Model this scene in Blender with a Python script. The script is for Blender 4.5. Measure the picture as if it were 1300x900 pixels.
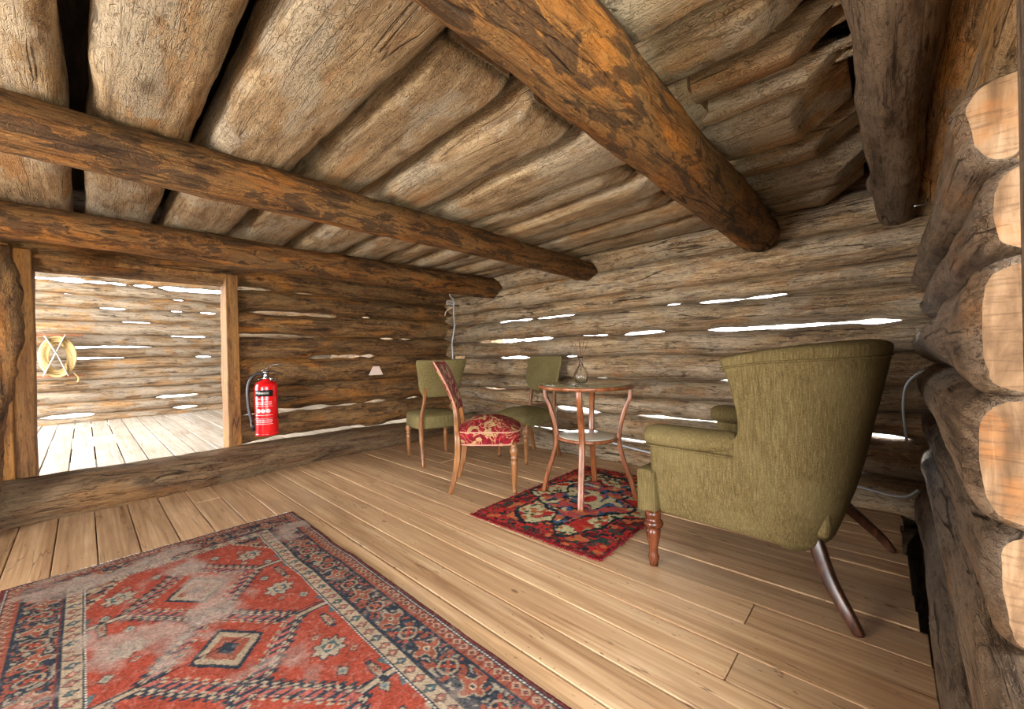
import bpy, bmesh, math, random
import numpy as np
from mathutils import Vector, Matrix, noise
PI = math.pi
random.seed(7)
for o in list(bpy.data.objects): bpy.data.objects.remove(o)
S = bpy.context.scene
COL = S.collection

# ------------------------------------------------------------------ camera
CAMH = 0.90
yaw, roll = math.radians(46.76), math.radians(-1.155)
F = Vector((-math.cos(yaw), math.sin(yaw), 0)); r0 = F.cross(Vector((0, 0, 1))).normalized(); u0 = r0.cross(F)
rr = r0*math.cos(roll) + u0*math.sin(roll); uu = -r0*math.sin(roll) + u0*math.cos(roll)
cam = bpy.data.cameras.new('camera'); camo = bpy.data.objects.new('camera', cam); COL.objects.link(camo)
M = Matrix((rr, uu, -F)).transposed().to_4x4(); M.translation = Vector((0, 0, CAMH)); camo.matrix_world = M
cam.sensor_width = 36; cam.lens = 512/1300*36; cam.clip_start = 0.02
S.camera = camo

# ------------------------------------------------------------------ world, light, exposure
W = bpy.data.worlds.new('daylight'); S.world = W; W.use_nodes = True
bg = W.node_tree.nodes['Background']; bg.inputs[0].default_value = (0.93, 0.97, 1.0, 1); bg.inputs[1].default_value = 9.0
def area(name, loc, target, sx, sy, power, col=(1, .97, .93)):
    l = bpy.data.lights.new(name, 'AREA'); l.shape = 'RECTANGLE'; l.size = sx; l.size_y = sy; l.energy = power; l.color = col
    o = bpy.data.objects.new(name, l); COL.objects.link(o); o.location = loc
    o.rotation_euler = (Vector(target)-Vector(loc)).to_track_quat('-Z', 'Y').to_euler(); return o
area('window_daylight', (-1.55, -2.16, .72), (-1.55, 0, .95), 1.1, .85, 84)             # window in the near wall
area('doorway_daylight', (.62, -.02, .85), (-1, .25, .95), 1.7, 1.4, 13)              # open doorway the view is taken from
area('side_room_daylight', (-6.3, -2.2, 1.3), (-6.5, 0, .6), 3.2, 2.2, 165, (1, .98, .96))  # wide opening of the further room
sun = bpy.data.lights.new('low_sun', 'SUN'); sun.energy = 2.5; sun.angle = math.radians(8); sun.color = (1, .93, .82)
so = bpy.data.objects.new('low_sun', sun); COL.objects.link(so); so.rotation_euler = Vector((.45, -1, -.22)).to_track_quat('-Z', 'Y').to_euler()
S.view_settings.view_transform = 'Standard'; S.view_settings.look = 'None'; S.view_settings.gamma = 1; S.view_settings.use_curve_mapping = False
S.view_settings.exposure = 0.85
S.cycles.max_bounces = 10; S.cycles.diffuse_bounces = 6

# ------------------------------------------------------------------ node helpers
def lin(h):
    h = h.lstrip('#'); c = [int(h[i:i+2], 16)/255 for i in (0, 2, 4)]
    return tuple((x/12.92 if x <= .04045 else ((x+.055)/1.055)**2.4) for x in c) + (1,)
class NT:
    def __init__(s, name):
        s.m = bpy.data.materials.new(name); s.m.use_nodes = True; s.t = s.m.node_tree; s.b = s.t.nodes['Principled BSDF']
    def n(s, t, **kw):
        x = s.t.nodes.new(t)
        for k, v in kw.items(): setattr(x, k, v)
        return x
    def l(s, a, b): s.t.links.new(a, b)
    def put(s, v, sock):
        if hasattr(v, 'is_output') or isinstance(v, bpy.types.NodeSocket): s.l(v, sock)
        else: sock.default_value = v
    def coord(s, rnd=True, kind='Object'):
        c = s.n('ShaderNodeTexCoord').outputs[kind]
        if not rnd: return c
        oi = s.n('ShaderNodeObjectInfo'); mu = s.n('ShaderNodeMath', operation='MULTIPLY'); s.l(oi.outputs['Random'], mu.inputs[0]); mu.inputs[1].default_value = 57.3
        a = s.n('ShaderNodeVectorMath', operation='ADD'); s.l(c, a.inputs[0]); s.l(mu.outputs[0], a.inputs[1]); return a.outputs[0]
    def rand(s): return s.n('ShaderNodeObjectInfo').outputs['Random']
    def scale(s, v, sc):
        a = s.n('ShaderNodeVectorMath', operation='MULTIPLY'); s.l(v, a.inputs[0]); a.inputs[1].default_value = sc; return a.outputs[0]
    def noise(s, v, sc=1, det=4, rough=.55, dist=0):
        x = s.n('ShaderNodeTexNoise'); s.l(v, x.inputs['Vector']); x.inputs['Scale'].default_value = sc; x.inputs['Detail'].default_value = det
        x.inputs['Roughness'].default_value = rough; x.inputs['Distortion'].default_value = dist; return x.outputs[0]
    def vor(s, v, sc=1, out='Distance', feat='F1'):
        x = s.n('ShaderNodeTexVoronoi', feature=feat); s.l(v, x.inputs['Vector']); x.inputs['Scale'].default_value = sc; return x.outputs[out]
    def math(s, op, a, b=0.0):
        x = s.n('ShaderNodeMath', operation=op); s.put(a, x.inputs[0]); s.put(b, x.inputs[1]); return x.outputs[0]
    def ss(s, v, a, b, lo=0., hi=1.):
        x = s.n('ShaderNodeMapRange', interpolation_type='SMOOTHSTEP'); s.l(v, x.inputs[0]); x.inputs[1].default_value = a; x.inputs[2].default_value = b
        x.inputs[3].default_value = lo; x.inputs[4].default_value = hi; return x.outputs[0]
    def contour(s, v, w):        # 1 on the thin lines where v crosses 0.5
        d = s.math('ABSOLUTE', s.math('SUBTRACT', v, .5)); return s.ss(d, 0, w, 1, 0)
    def mix(s, f, a, b, mode='MIX'):
        x = s.n('ShaderNodeMix', data_type='RGBA', blend_type=mode); s.put(f, x.inputs[0]); s.put(a, x.inputs[6]); s.put(b, x.inputs[7]); return x.outputs[2]
    def ramp(s, v, stops):
        x = s.n('ShaderNodeValToRGB'); s.l(v, x.inputs[0]); e = x.color_ramp.elements
        e[0].position, e[0].color = stops[0]; e[1].position, e[1].color = stops[-1]
        for p, c in stops[1:-1]: k = e.new(p); k.color = c
        return x.outputs[0]
    def bump(s, h, st=.5, dist=.01):
        x = s.n('ShaderNodeBump'); s.l(h, x.inputs['Height']); x.inputs['Strength'].default_value = st; x.inputs['Distance'].default_value = dist; s.l(x.outputs[0], s.b.inputs['Normal'])
    def base(s, c, rough=.7, spec=.3):
        s.put(c, s.b.inputs['Base Color']); s.put(rough, s.b.inputs['Roughness']); s.b.inputs['Specular IOR Level'].default_value = spec; return s.m
def simple(name, col, rough=.5, metal=0, spec=.5):
    t = NT(name); t.b.inputs['Metallic'].default_value = metal; return t.base(lin(col), rough, spec)

def log_wood(name, dark, mid, light, warm, warm_amt=.5, squig=.4, grey=None, grey_amt=.0, crack=1., bump=.8, streak=.5, bark=0.):
    t = NT(name); v = t.coord()
    g = t.noise(t.scale(v, (2.2, 26, 26)), 1, 7, .62, .6)
    c = t.ramp(g, [(.28, lin(dark)), (.48, lin(mid)), (.72, lin(light))])
    pat = t.noise(t.scale(v, (1.3, 6, 6)), 1, 4, .6, .8)
    c = t.mix(t.ss(pat, .62-warm_amt*.25, .78-warm_amt*.25), c, t.mix(t.ss(g, .3, .7), lin(warm), t.mix(.5, lin(warm), lin(light))))
    if grey:
        p2 = t.noise(t.scale(v, (1.7, 5, 5)), 1.1, 5, .65, .5)
        c = t.mix(t.ss(p2, .60-grey_amt*.3, .70-grey_amt*.3), c, t.mix(g, lin(grey), lin(light)))
    if bark:
        bk_ = t.noise(t.scale(v, (5, 15, 15)), 1, 6, .68, .9); c = t.mix(t.ss(bk_, .50, .56, 0, bark), c, t.mix(g, lin(dark), lin(grey or mid))); c = t.mix(t.contour(bk_, .012), c, lin(light))
    p3 = t.noise(t.scale(v, (3.5, 17, 17)), 1, 5, .7, 1.2)
    st = t.ss(p3, .56, .68, 0, streak); c = t.mix(st, c, lin(dark), 'MIX')
    kn = t.vor(t.scale(v, (2.3, 5.5, 5.5)), 1); knm = t.ss(kn, .05, .17, 1, 0)
    c = t.mix(t.math('MULTIPLY', knm, .7), c, lin(dark))
    fg = t.noise(t.scale(v, (16, 150, 150)), 1, 4, .7, .3); c = t.mix(t.ss(fg, .50, .66, 0, .5), c, lin(dark)); c = t.mix(t.ss(fg, .30, .42, .35, 0), c, lin(light))
    pit = t.ss(t.noise(t.scale(v, (26, 60, 60)), 1, 2, .5), .66, .72, 0, .6); c = t.mix(pit, c, lin(dark))
    ck = t.contour(t.noise(t.scale(v, (.40, 6.5, 6.5)), 1, 3, .42, .25), .0075)
    ck = t.math('MULTIPLY', ck, t.ss(t.noise(t.scale(v, (1.3, 3, 3)), 1.7, 2), .47, .55))
    ck2 = t.math('MULTIPLY', t.contour(t.noise(t.scale(v, (1.2, 24, 24)), 1, 4, .5, .2), .012), .45)
    ck = t.math('MAXIMUM', ck, ck2)
    c = t.mix(t.math('MULTIPLY', ck, crack*.85), c, lin('#1a0f08'))
    sq = t.contour(t.noise(t.scale(v, (38, 62, 62)), 1, 1.5, .5, 1.2), .05)
    c = t.mix(t.math('MULTIPLY', sq, squig*.42), c, t.mix(t.ss(t.noise(v, 9, 2), .45, .55), lin(dark), lin(light)))
    hsv = t.n('ShaderNodeHueSaturation'); t.l(c, hsv.inputs['Color']); t.l(t.ss(t.rand(), 0, 1, .82, 1.15), hsv.inputs['Value']); hsv.inputs['Saturation'].default_value = 1
    h = t.math('ADD', t.math('MULTIPLY', g, .55), t.math('MULTIPLY', p3, .5)); h = t.math('SUBTRACT', h, t.math('MULTIPLY', ck, 1.0)); h = t.math('SUBTRACT', h, t.math('MULTIPLY', sq, squig*.35)); h = t.math('SUBTRACT', h, t.math('MULTIPLY', pit, .3)); h = t.math('SUBTRACT', h, t.math('MULTIPLY', fg, .4))
    t.bump(h, bump, .012)
    return t.base(hsv.outputs[0], .72, .25)

MAT = {}
MAT['ceil'] = log_wood('ceiling_log_wood', '#5a4530', '#977b5a', '#c0a885', '#a0703f', .42, 1.0, '#8d8478', .38, .55, .8, .3)
MAT['beam'] = log_wood('beam_wood', '#2e1c0e', '#734a24', '#a0703c', '#b06c2a', .58, .4, '#46382a', .45, .8, 1.0, .8, bark=.75)
MAT['left'] = log_wood('left_wall_log_wood', '#2a1a0e', '#735030', '#a87e4c', '#b0702e', .58, .4, '#574839', .4, 1, 1.0, .85, bark=.45)
MAT['back'] = log_wood('back_wall_log_wood', '#3e2c1e', '#a38460', '#ceb48f', '#a46e3e', .42, .45, '#8a7e72', .5, 1, 1.0, .9, bark=.35)  # whitish palette, brightened to put the backlit wash into the wood colour
MAT['far'] = log_wood('further_wall_log_wood', '#3c2a1c', '#8a6e50', '#b9a183', '#b07c42', .52, .3, '#7c746c', .5, 1, 1.0, .85)
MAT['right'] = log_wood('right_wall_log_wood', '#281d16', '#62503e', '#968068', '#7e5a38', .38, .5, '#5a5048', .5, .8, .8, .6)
MAT['sill'] = log_wood('sill_log_wood', '#2b1c12', '#674c34', '#8e714e', '#7c542e', .45, .5, '#574a3e', .5, 1, 1.0, .75)
MAT['post'] = log_wood('hewn_post_wood', '#422818', '#805830', '#a37a48', '#98642a', .5, .15, None, 0, .8, .4, .55)
MAT['knotty'] = log_wood('knotty_golden_wood', '#3a2818', '#a88458', '#d8b88c', '#c48a40', .75, .5, '#6a5e54', .3, 1, 1.0, .8)
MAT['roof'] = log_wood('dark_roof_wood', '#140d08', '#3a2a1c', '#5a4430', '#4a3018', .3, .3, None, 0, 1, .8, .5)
t = NT('sawn_log_end_wood'); v = t.coord(); g = t.noise(t.scale(v, (30, 30, 7)), 1, 6, .6, .4)
c = t.ramp(g, [(.3, lin('#5e4630')), (.5, lin('#86684c')), (.72, lin('#a88a6c'))]); p = t.noise(v, 7, 4, .6); c = t.mix(t.ss(p, .5, .7, 0, .7), c, lin('#a8682e'))
ck = t.contour(t.noise(t.scale(v, (4, 4, 3)), 1, 2), .006); c = t.mix(t.math('MULTIPLY', ck, .8), c, lin('#20120a')); t.bump(t.math('SUBTRACT', g, ck), .5, .006)
fg = t.noise(t.scale(v, (12, 12, 120)), 1, 4, .7); c = t.mix(t.ss(fg, .5, .66, 0, .45), c, lin('#4a3220')); MAT['sawn'] = t.base(c, .75, .2)

def board_wood(name, dark, mid, light):
    t = NT(name); v = t.coord(); g = t.noise(t.scale(v, (1.1, 24, 8)), 1, 6, .6, 1.0)
    c = t.ramp(g, [(.3, lin(dark)), (.5, lin(mid)), (.7, lin(light))])
    w = t.n('ShaderNodeTexWave', wave_type='BANDS', bands_direction='Y'); t.l(t.scale(v, (.35, 5, 1)), w.inputs['Vector']); w.inputs['Scale'].default_value = 3.2; w.inputs['Distortion'].default_value = 7; w.inputs['Detail'].default_value = 3
    c = t.mix(t.math('MULTIPLY', w.outputs[1], .22), c, lin(dark))
    pat = t.noise(t.scale(v, (1.2, 2.4, 1)), 1.6, 5, .65, .4); c = t.mix(t.ss(pat, .5, .68, 0, .45), c, lin('#a08468'))
    kn = t.ss(t.vor(t.scale(v, (3.2, 7.5, 1)), 1), .035, .075, .75, 0); c = t.mix(kn, c, lin('#5a3418'))
    sp = t.ss(t.noise(t.scale(v, (30, 75, 1)), 1, 2, .5), .69, .73, 0, .7); c = t.mix(sp, c, lin('#5c3c20'))
    ck = t.math('MULTIPLY', t.contour(t.noise(t.scale(v, (.6, 9, 1)), 1, 3), .008), t.ss(t.noise(v, 2.2, 2), .5, .56)); c = t.mix(t.math('MULTIPLY', ck, .6), c, lin('#4a2d16'))
    hsv = t.n('ShaderNodeHueSaturation'); t.l(c, hsv.inputs['Color']); t.l(t.ss(t.rand(), 0, 1, .88, 1.1), hsv.inputs['Value'])
    t.bump(t.math('SUBTRACT', t.math('MULTIPLY', g, .5), ck), .35, .004)
    return t.base(hsv.outputs[0], t.ss(pat, .3, .7, .42, .6), .35)
MAT['floor'] = board_wood('floorboard_wood', '#8c6949', '#b4906a', '#cbac86')
MAT['floor2'] = board_wood('pale_floorboard_wood', '#8e8070', '#b5a796', '#c9beae')

def fabric(name, dark, mid, light):
    t = NT(name); v = t.coord(False)
    a = t.noise(t.scale(v, (230, 230, 16)), 1, 3, .65, .6); b = t.noise(t.scale(v, (300, 300, 260)), 1, 2); p = t.noise(v, 6, 4, .6)
    h = t.math('ADD', t.math('MULTIPLY', a, .7), t.math('MULTIPLY', b, .5)); c = t.ramp(h, [(.36, lin(dark)), (.6, lin(mid)), (.8, lin(light))])
    c = t.mix(t.ss(p, .4, .7, 0, .35), c, lin(light)); t.bump(h, .6, .0025); t.b.inputs['Sheen Weight'].default_value = 0
    return t.base(c, .85, .15)
MAT['olive'] = fabric('olive_corduroy', '#42361d', '#5f5030', '#7c6e49')
MAT['olive2'] = fabric('olive_velvet', '#4a4022', '#6a5e3a', '#857a54')
t = NT('red_floral_damask'); v = t.coord(False); vv = t.scale(v, (1, 1, 1))
n1 = t.noise(vv, 10, 1.5, .4, 1.8); n2 = t.noise(vv, 40, 2, .5, 1.0); lines = t.contour(t.noise(vv, 9, 1, .4, 2.2), .028)
blob = t.ss(n1, .555, .575); c = t.mix(t.ss(n2, .45, .55), lin('#851822'), lin('#651019'))
c = t.mix(blob, c, t.mix(t.contour(n2, .06), lin('#a5875c'), lin('#6f5232'))); c = t.mix(lines, c, lin('#a98a60')); t.bump(t.math('ADD', blob, t.noise(v, 300, 2)), .3, .002)
MAT['damask'] = t.base(c, .8, .15)

def varnish(name, dark, mid, light, rough=.3):
    t = NT(name); v = t.coord(); g = t.noise(t.scale(v, (40, 40, 4)), 1, 5, .6, .5); c = t.ramp(g, [(.3, lin(dark)), (.5, lin(mid)), (.72, lin(light))])
    t.bump(g, .15, .002); return t.base(c, rough, .5)
MAT['cherry'] = varnish('red_brown_varnished_wood', '#542a16', '#7c4626', '#985f38')
MAT['oak'] = varnish('honey_varnished_wood', '#5a3419', '#83542e', '#a27040')
MAT['walnut'] = varnish('dark_walnut_wood', '#24120b', '#3e2214', '#5a3420', .35)
MAT['mahog'] = varnish('mahogany_wood', '#32160c', '#5c2e1a', '#7a452a', .25)
t = NT('green_marbled_tabletop'); v = t.coord(False); n1 = t.noise(v, 5, 6, .6, 1.5); c = t.ramp(n1, [(.3, lin('#5a5c40')), (.55, lin('#7f8262')), (.75, lin('#a4a688'))]); MAT['tabletop'] = t.base(c, .12, .6)
MAT['shelfglass'] = simple('milky_shelf_glass', '#c9c6b4', .1)
MAT['red'] = simple('red_enamel', '#d01418', .18, 0, .6)
MAT['black'] = simple('black_rubber', '#15161a', .4)
MAT['chrome'] = simple('bright_metal', '#b9bcc0', .25, 1)
MAT['white'] = simple('white_print', '#f2dede', .5)
MAT['cable'] = simple('white_cable_sheath', '#c4ccd4', .4)
MAT['brownmetal'] = simple('rust_brown_bracket', '#7c4a28', .5)
MAT['pale'] = simple('pale_raw_wood', '#d8b488', .7)
MAT['palepink'] = simple('pale_paper', '#dcc4b4', .7)
t = NT('cream_rope'); v = t.coord(False); w = t.noise(v, 160, 2); MAT['rope'] = t.base(t.ramp(w, [(.3, lin('#94713c')), (.6, lin('#c4ad7c'))]), .8, .2)
MAT['strap'] = simple('white_webbing', '#c8c2b6', .7)
g = NT('clear_glass'); g.b.inputs['Transmission Weight'].default_value = 1; g.b.inputs['IOR'].default_value = 1.35; MAT['glass'] = g.base((1, 1, 1, 1), .03, .9)
MAT['twig'] = simple('dry_twig', '#6b4c34', .8)
t = NT('pale_gravel'); v = t.coord(False); n1 = t.noise(v, 3, 6, .7); MAT['ground'] = t.base(t.ramp(n1, [(.3, lin('#9a9a88')), (.7, lin('#cfccb8'))]), .9, .2)

# ------------------------------------------------------------------ object helpers
def link(name, me, mats, parent=None, mat4=None, smooth=True):
    o = bpy.data.objects.new(name, me); COL.objects.link(o)
    for m in (mats if isinstance(mats, (list, tuple)) else [mats]): me.materials.append(m)
    if smooth and len(me.polygons): me.polygons.foreach_set('use_smooth', [True]*len(me.polygons))
    if parent: o.parent = parent
    if mat4 is not None: o.matrix_local = mat4
    return o
def mesh(name, V, Fc): me = bpy.data.meshes.new(name); me.from_pydata([tuple(v) for v in V], [], Fc); me.update(); return me
def empty(name, loc=(0, 0, 0), rz=0, **props):
    o = bpy.data.objects.new(name, None); COL.objects.link(o); o.location = loc; o.rotation_euler = (0, 0, rz); o.empty_display_size = .1
    for k, v in props.items(): o[k] = v
    return o
def thing(name, label, cat, loc=(0, 0, 0), rz=0, group=None):
    o = empty(name, loc, rz, label=label, category=cat)
    if group: o['group'] = group
    return o
def structure(name, label=None):
    o = empty(name, kind='structure')
    if label: o['label'] = label
    return o
def from_bm(bm, name): me = bpy.data.meshes.new(name); bmesh.ops.recalc_face_normals(bm, faces=bm.faces); bm.to_mesh(me); bm.free(); return me
def box_bm(bm, lo, hi, bev=0, seg=2):
    r = bmesh.ops.create_cube(bm, size=1); vs = r['verts']
    for v in vs:
        for i in range(3): v.co[i] = lo[i] + (v.co[i]+.5)*(hi[i]-lo[i])
    if bev: bmesh.ops.bevel(bm, geom=list({e for v in vs for e in v.link_edges}), offset=bev, segments=seg, profile=.5, affect='EDGES')
def box(name, lo, hi, mat, parent=None, bev=0, seg=2, smooth=False, mat4=None):
    bm = bmesh.new(); box_bm(bm, lo, hi, bev, seg); return link(name, from_bm(bm, name), mat, parent, mat4, smooth)
def tube_data(pts, rad, n=10, square=False, closed=False, V=None, Fc=None):
    """sweep a round (or square-ish) section along pts; rad: number, list or list of (a, b)"""
    V = [] if V is None else V; Fc = [] if Fc is None else Fc
    P = [Vector(p) for p in pts]; m = len(P); b0 = len(V)
    T = [(P[(i+1) % m]-P[i-1]).normalized() if (closed or 0 < i < m-1) else ((P[1]-P[0]).normalized() if i == 0 else (P[-1]-P[-2]).normalized()) for i in range(m)]
    ref = Vector((0, 0, 1)) if abs(T[0].z) < .9 else Vector((1, 0, 0)); A = (ref - T[0]*ref.dot(T[0])).normalized()
    for i in range(m):
        A = (A - T[i]*A.dot(T[i])).normalized(); B = T[i].cross(A)
        r = rad[i] if isinstance(rad, (list, tuple)) and len(rad) == m and not (m == 2 and isinstance(rad, tuple)) else rad
        ra, rb = r if isinstance(r, tuple) else (r, r)
        for k in range(n):
            a = 2*PI*k/n + (PI/4 if square else 0); ca, sa = math.cos(a), math.sin(a)
            if square: ca = math.copysign(abs(ca)**.35, ca); sa = math.copysign(abs(sa)**.35, sa)
            V.append(P[i] + A*ra*ca + B*rb*sa)
    for i in range(m if closed else m-1):
        for k in range(n):
            a = b0+i*n+k; b = b0+i*n+(k+1) % n; j = (i+1) % m; Fc.append((a, b, b0+j*n+(k+1) % n, b0+j*n+k))
    if not closed:
        Fc.append(tuple(b0+k for k in range(n))[::-1]); Fc.append(tuple(b0+(m-1)*n+k for k in range(n)))
    return V, Fc
def tube(name, pts, rad, mat, parent=None, n=10, square=False, closed=False, mat4=None):
    V, Fc = tube_data(pts, rad, n, square, closed); return link(name, mesh(name, V, Fc), mat, parent, mat4)
def lathe(name, prof, mat, parent=None, n=28, mat4=None, facet=0):
    V = []; Fc = []; m = len(prof)
    for i, (r, z) in enumerate(prof):
        for k in range(n):
            a = 2*PI*k/n; q = r*(1+(facet*math.cos(a*7) if facet else 0)); V.append((q*math.cos(a), q*math.sin(a), z))
    for i in range(m-1):
        for k in range(n): Fc.append((i*n+k, i*n+(k+1) % n, (i+1)*n+(k+1) % n, (i+1)*n+k))
    Fc.append(tuple(range(n))[::-1]); Fc.append(tuple((m-1)*n+k for k in range(n)))
    return link(name, mesh(name, V, Fc), mat, parent, mat4)
def smooth_path(pts, k=6):
    P = [Vector(p) for p in pts]; out = []
    for i in range(len(P)-1):
        p0, p1, p2, p3 = P[max(i-1, 0)], P[i], P[i+1], P[min(i+2, len(P)-1)]
        for j in range(k):
            t = j/k; out.append(.5*((2*p1)+(p2-p0)*t+(2*p0-5*p1+4*p2-p3)*t*t+(3*p1-p0-3*p2+p3)*t**3))
    out.append(P[-1]); return out
def interp(xs, ys, x): return float(np.interp(x, xs, ys))

# ------------------------------------------------------------------ logs
def log(name, parent, L, top, bot, hy, mats, mat4, seed, cy=lambda s: 0, gnarl=.010, n=28, step=.045, knots=3, end0=None, end1=None, squash=1.0, boxe=1.0):
    """a hewn round log along local +X from 0 to L. top/bot(s): z of its upper and lower line, hy: half depth. end0/end1: list of (distance from end, lower rise, scale)"""
    rnd = random.Random(seed); K = [(rnd.uniform(.1, max(L-.1, .2)), rnd.uniform(0, 2*PI), rnd.uniform(.008, .02), rnd.uniform(.04, .09)) for _ in range(int(knots*L/1.5)+1)]
    m = max(6, int(L/step)); xs = [L*i/m for i in range(m+1)]; V = []; Fc = []; so = Vector((seed*3.17 % 91, seed*1.71 % 53, seed*.37 % 17))
    if end0: xs = sorted(set(xs + [e[0] for e in end0]))
    if end1: xs = sorted(set(xs + [L-e[0] for e in end1]))
    m = len(xs)-1
    for x in xs:
        tz, bz = top(x), bot(x); c = (tz+bz)/2; hz = max((tz-bz)/2, .01); h = hy(x) if callable(hy) else hy
        sc, rise = 1., 0.
        for E, d in ((end0, x), (end1, L-x)):
            if E and d <= E[-1][0]:
                sc *= interp([e[0] for e in E], [e[2] for e in E], d); rise += interp([e[0] for e in E], [e[1] for e in E], d)
        be = boxe(x) if callable(boxe) else boxe
        for k in range(n):
            a = 2*PI*k/n; ca, sa = math.cos(a), math.sin(a)
            if be != 1: ca = math.copysign(abs(ca)**be, ca); sa = math.copysign(abs(sa)**be, sa)
            q = Vector((x*1.6, ca*1.1, sa*1.1))+so; d = noise.noise(q)*gnarl*1.3 + noise.noise(Vector((x*5, ca*2.6, sa*2.6))+so)*gnarl*.6 + noise.noise(Vector((x*14, ca*7, sa*7))+so)*gnarl*.28
            for kx, ka, kh, kw in K:
                da = abs((a-ka+PI) % (2*PI)-PI)*h
                if abs(x-kx) < kw*2.5 and da < kw*2.5: d += kh*math.exp(-((x-kx)**2+da*da)/(kw*kw*.5))*(gnarl/.012)
            y = cy(x)+(h*ca*abs(ca)**(squash-1)+d*ca)*sc; z = c+(hz*sa+d*sa*.8)*sc
            if rise and z < c+hz: z = max(z, c-hz+rise+ (0.0)) if sa < 0 else z
            V.append((x, y, z))
    for i in range(m):
        for k in range(n): Fc.append((i*n+k, i*n+(k+1) % n, (i+1)*n+(k+1) % n, (i+1)*n+k))
    # ends: a small rounded arris then a flat sawn face
    for e, i0, sgn in ((0, 0, -1), (1, m*n, 1)):
        c = Vector(); 
        for k in range(n): c += Vector(V[i0+k])
        c /= n; b = len(V)
        for k in range(n): p = Vector(V[i0+k]); V.append(c+(p-c)*.94+Vector((sgn*.008, 0, 0)))
        V.append(c+Vector((sgn*.010, 0, 0)))
        for k in range(n):
            q = (i0+k, i0+(k+1) % n, b+(k+1) % n, b+k); Fc.append(q if sgn > 0 else q[::-1])
            q = (b+k, b+(k+1) % n, b+n); Fc.append(q if sgn > 0 else q[::-1])
    me = mesh(name, [tuple(v) for v in V], Fc); nf = len(Fc); mi = [0]*(nf-4*n)
    mi += [0, 1]*n + [0, 1]*n
    o = link(name, me, mats, parent, mat4); me.polygons.foreach_set('material_index', mi)
    fl = [True]*(nf-4*n) + [True, False]*n + [True, False]*n
    me.polygons.foreach_set('use_smooth', fl); return o
def R2(loc, deg): return Matrix.Translation(loc) @ Matrix.Rotation(math.radians(deg), 4, 'Z')

def gapf(gaps):
    """gaps: list of (s0, s1, width) in world coordinate along the wall"""
    def f(s):
        g = 0
        for a, b, w in gaps:
            if a-.08 < s < b+.08:
                e = min(1, max(0, (s-a+.04)/.10), 1) * min(1, max(0, (b+.04-s)/.10)); g = max(g, 1.45*w*e*(.75+.5*noise.noise(Vector((s*9, w*90, a)))))
        return g
    return f
def wall_logs(parent, bounds, gaps, a0, a1, mat, place, seed, hy=.115, boxe=1.0, wander=.012, ov=.008, spans=None, gnarl=.009, tilt=0, jit=.012, n=26, ends=None, step=.045):
    """bounds: z of the joints, from below; gaps {joint index: [...]}; spans {log index: [(s0, s1), ...]}; place(s, off) -> matrix of a log starting at s"""
    def B(j):
        def f(s):
            w = 0 if j in (0,) else wander*noise.noise(Vector((s*.9, j*7.3, seed))) + .4*wander*noise.noise(Vector((s*3.1, j*5.1, seed+4)))
            return bounds[j]+w+tilt*s
        return f
    out = []
    for i in range(len(bounds)-1):
        tb, bb = B(i+1), B(i); gt, gb = gapf(gaps.get(i+1, [])), gapf(gaps.get(i, []))
        for s0, s1 in (spans or {}).get(i, [(a0, a1)]):
            rnd = random.Random(seed*31+i); off = rnd.uniform(-jit, jit); L = s1-s0
            top = lambda x, s0=s0: tb(s0+x) + ov - 1.0*gt(s0+x)*.5 - (ov*1.0 if gt(s0+x) > .002 else 0)
            bot = lambda x, s0=s0: bb(s0+x) - ov + 1.0*gb(s0+x)*.5 + (ov*1.0 if gb(s0+x) > .002 else 0)
            hh = hy*(1+rnd.uniform(-.08, .08))
            cyf = lambda x, i=i: .012*noise.noise(Vector((x*.7, i*3.3, seed+9)))
            e0, e1 = (ends or {}).get(i, (None, None))
            out.append(log('log', parent, L, top, bot, hh, [mat, MAT['sawn']], place(s0, off), seed*100+i*7+int(s0*3), cyf, gnarl, n=n, end0=e0, end1=e1, step=step, boxe=boxe))
    return out

# ------------------------------------------------------------------ floor
FL = structure('floor', 'pale tan plank floor of the near room')
ys = [1.187+i*.144 for i in range(-22, 0)] + [1.187, 1.323, 1.476, 1.62, 1.80, 1.925, 2.046, 2.192, 2.31, 2.423, 2.56, 2.70, 2.83, 2.94, 3.04]
rnd = random.Random(3)
for i in range(len(ys)-1):
    y0, y1 = ys[i], ys[i+1]; g = .0022
    if abs(y0-.899) < .02: g = .004
    xe = .028+.047*min(1, max(0, (2.45-y0)/.95)) + rnd.uniform(-.006, .006) if y0 > .9 else .34
    cuts = [-3.9, xe]
    if abs(y0-1.187) < .01: cuts = [-3.9, -.345, xe]
    elif abs(y0-1.476) < .01: cuts = [-3.9, -.366, xe]
    elif rnd.random() < .3: cuts = [-3.9, rnd.uniform(-3.4, -2.6), xe]
    for j in range(len(cuts)-1):
        x0, x1 = cuts[j], cuts[j+1]; dz = rnd.uniform(-.002, .001)
        cx = (x0+x1)/2; mt = Matrix.Translation((cx, (y0+y1)/2, dz))
        bm = bmesh.new(); box_bm(bm, (x0-cx+.0015, y0-(y0+y1)/2+g, -.03), (x1-cx-.0015, y1-(y0+y1)/2-g, 0), .0022, 1)
        link('floorboard', from_bm(bm, 'floorboard'), MAT['floor'], FL, mt, False)
for x in (-3.4, -2.2, -1.0, -.05): box('joist', (x-.06, -1.95, -.17), (x+.06, 3.0, -.033), MAT['roof'], FL)
FL2 = structure('floor', 'sunlit pale plank floor of the further room'); y = -1.95
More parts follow.
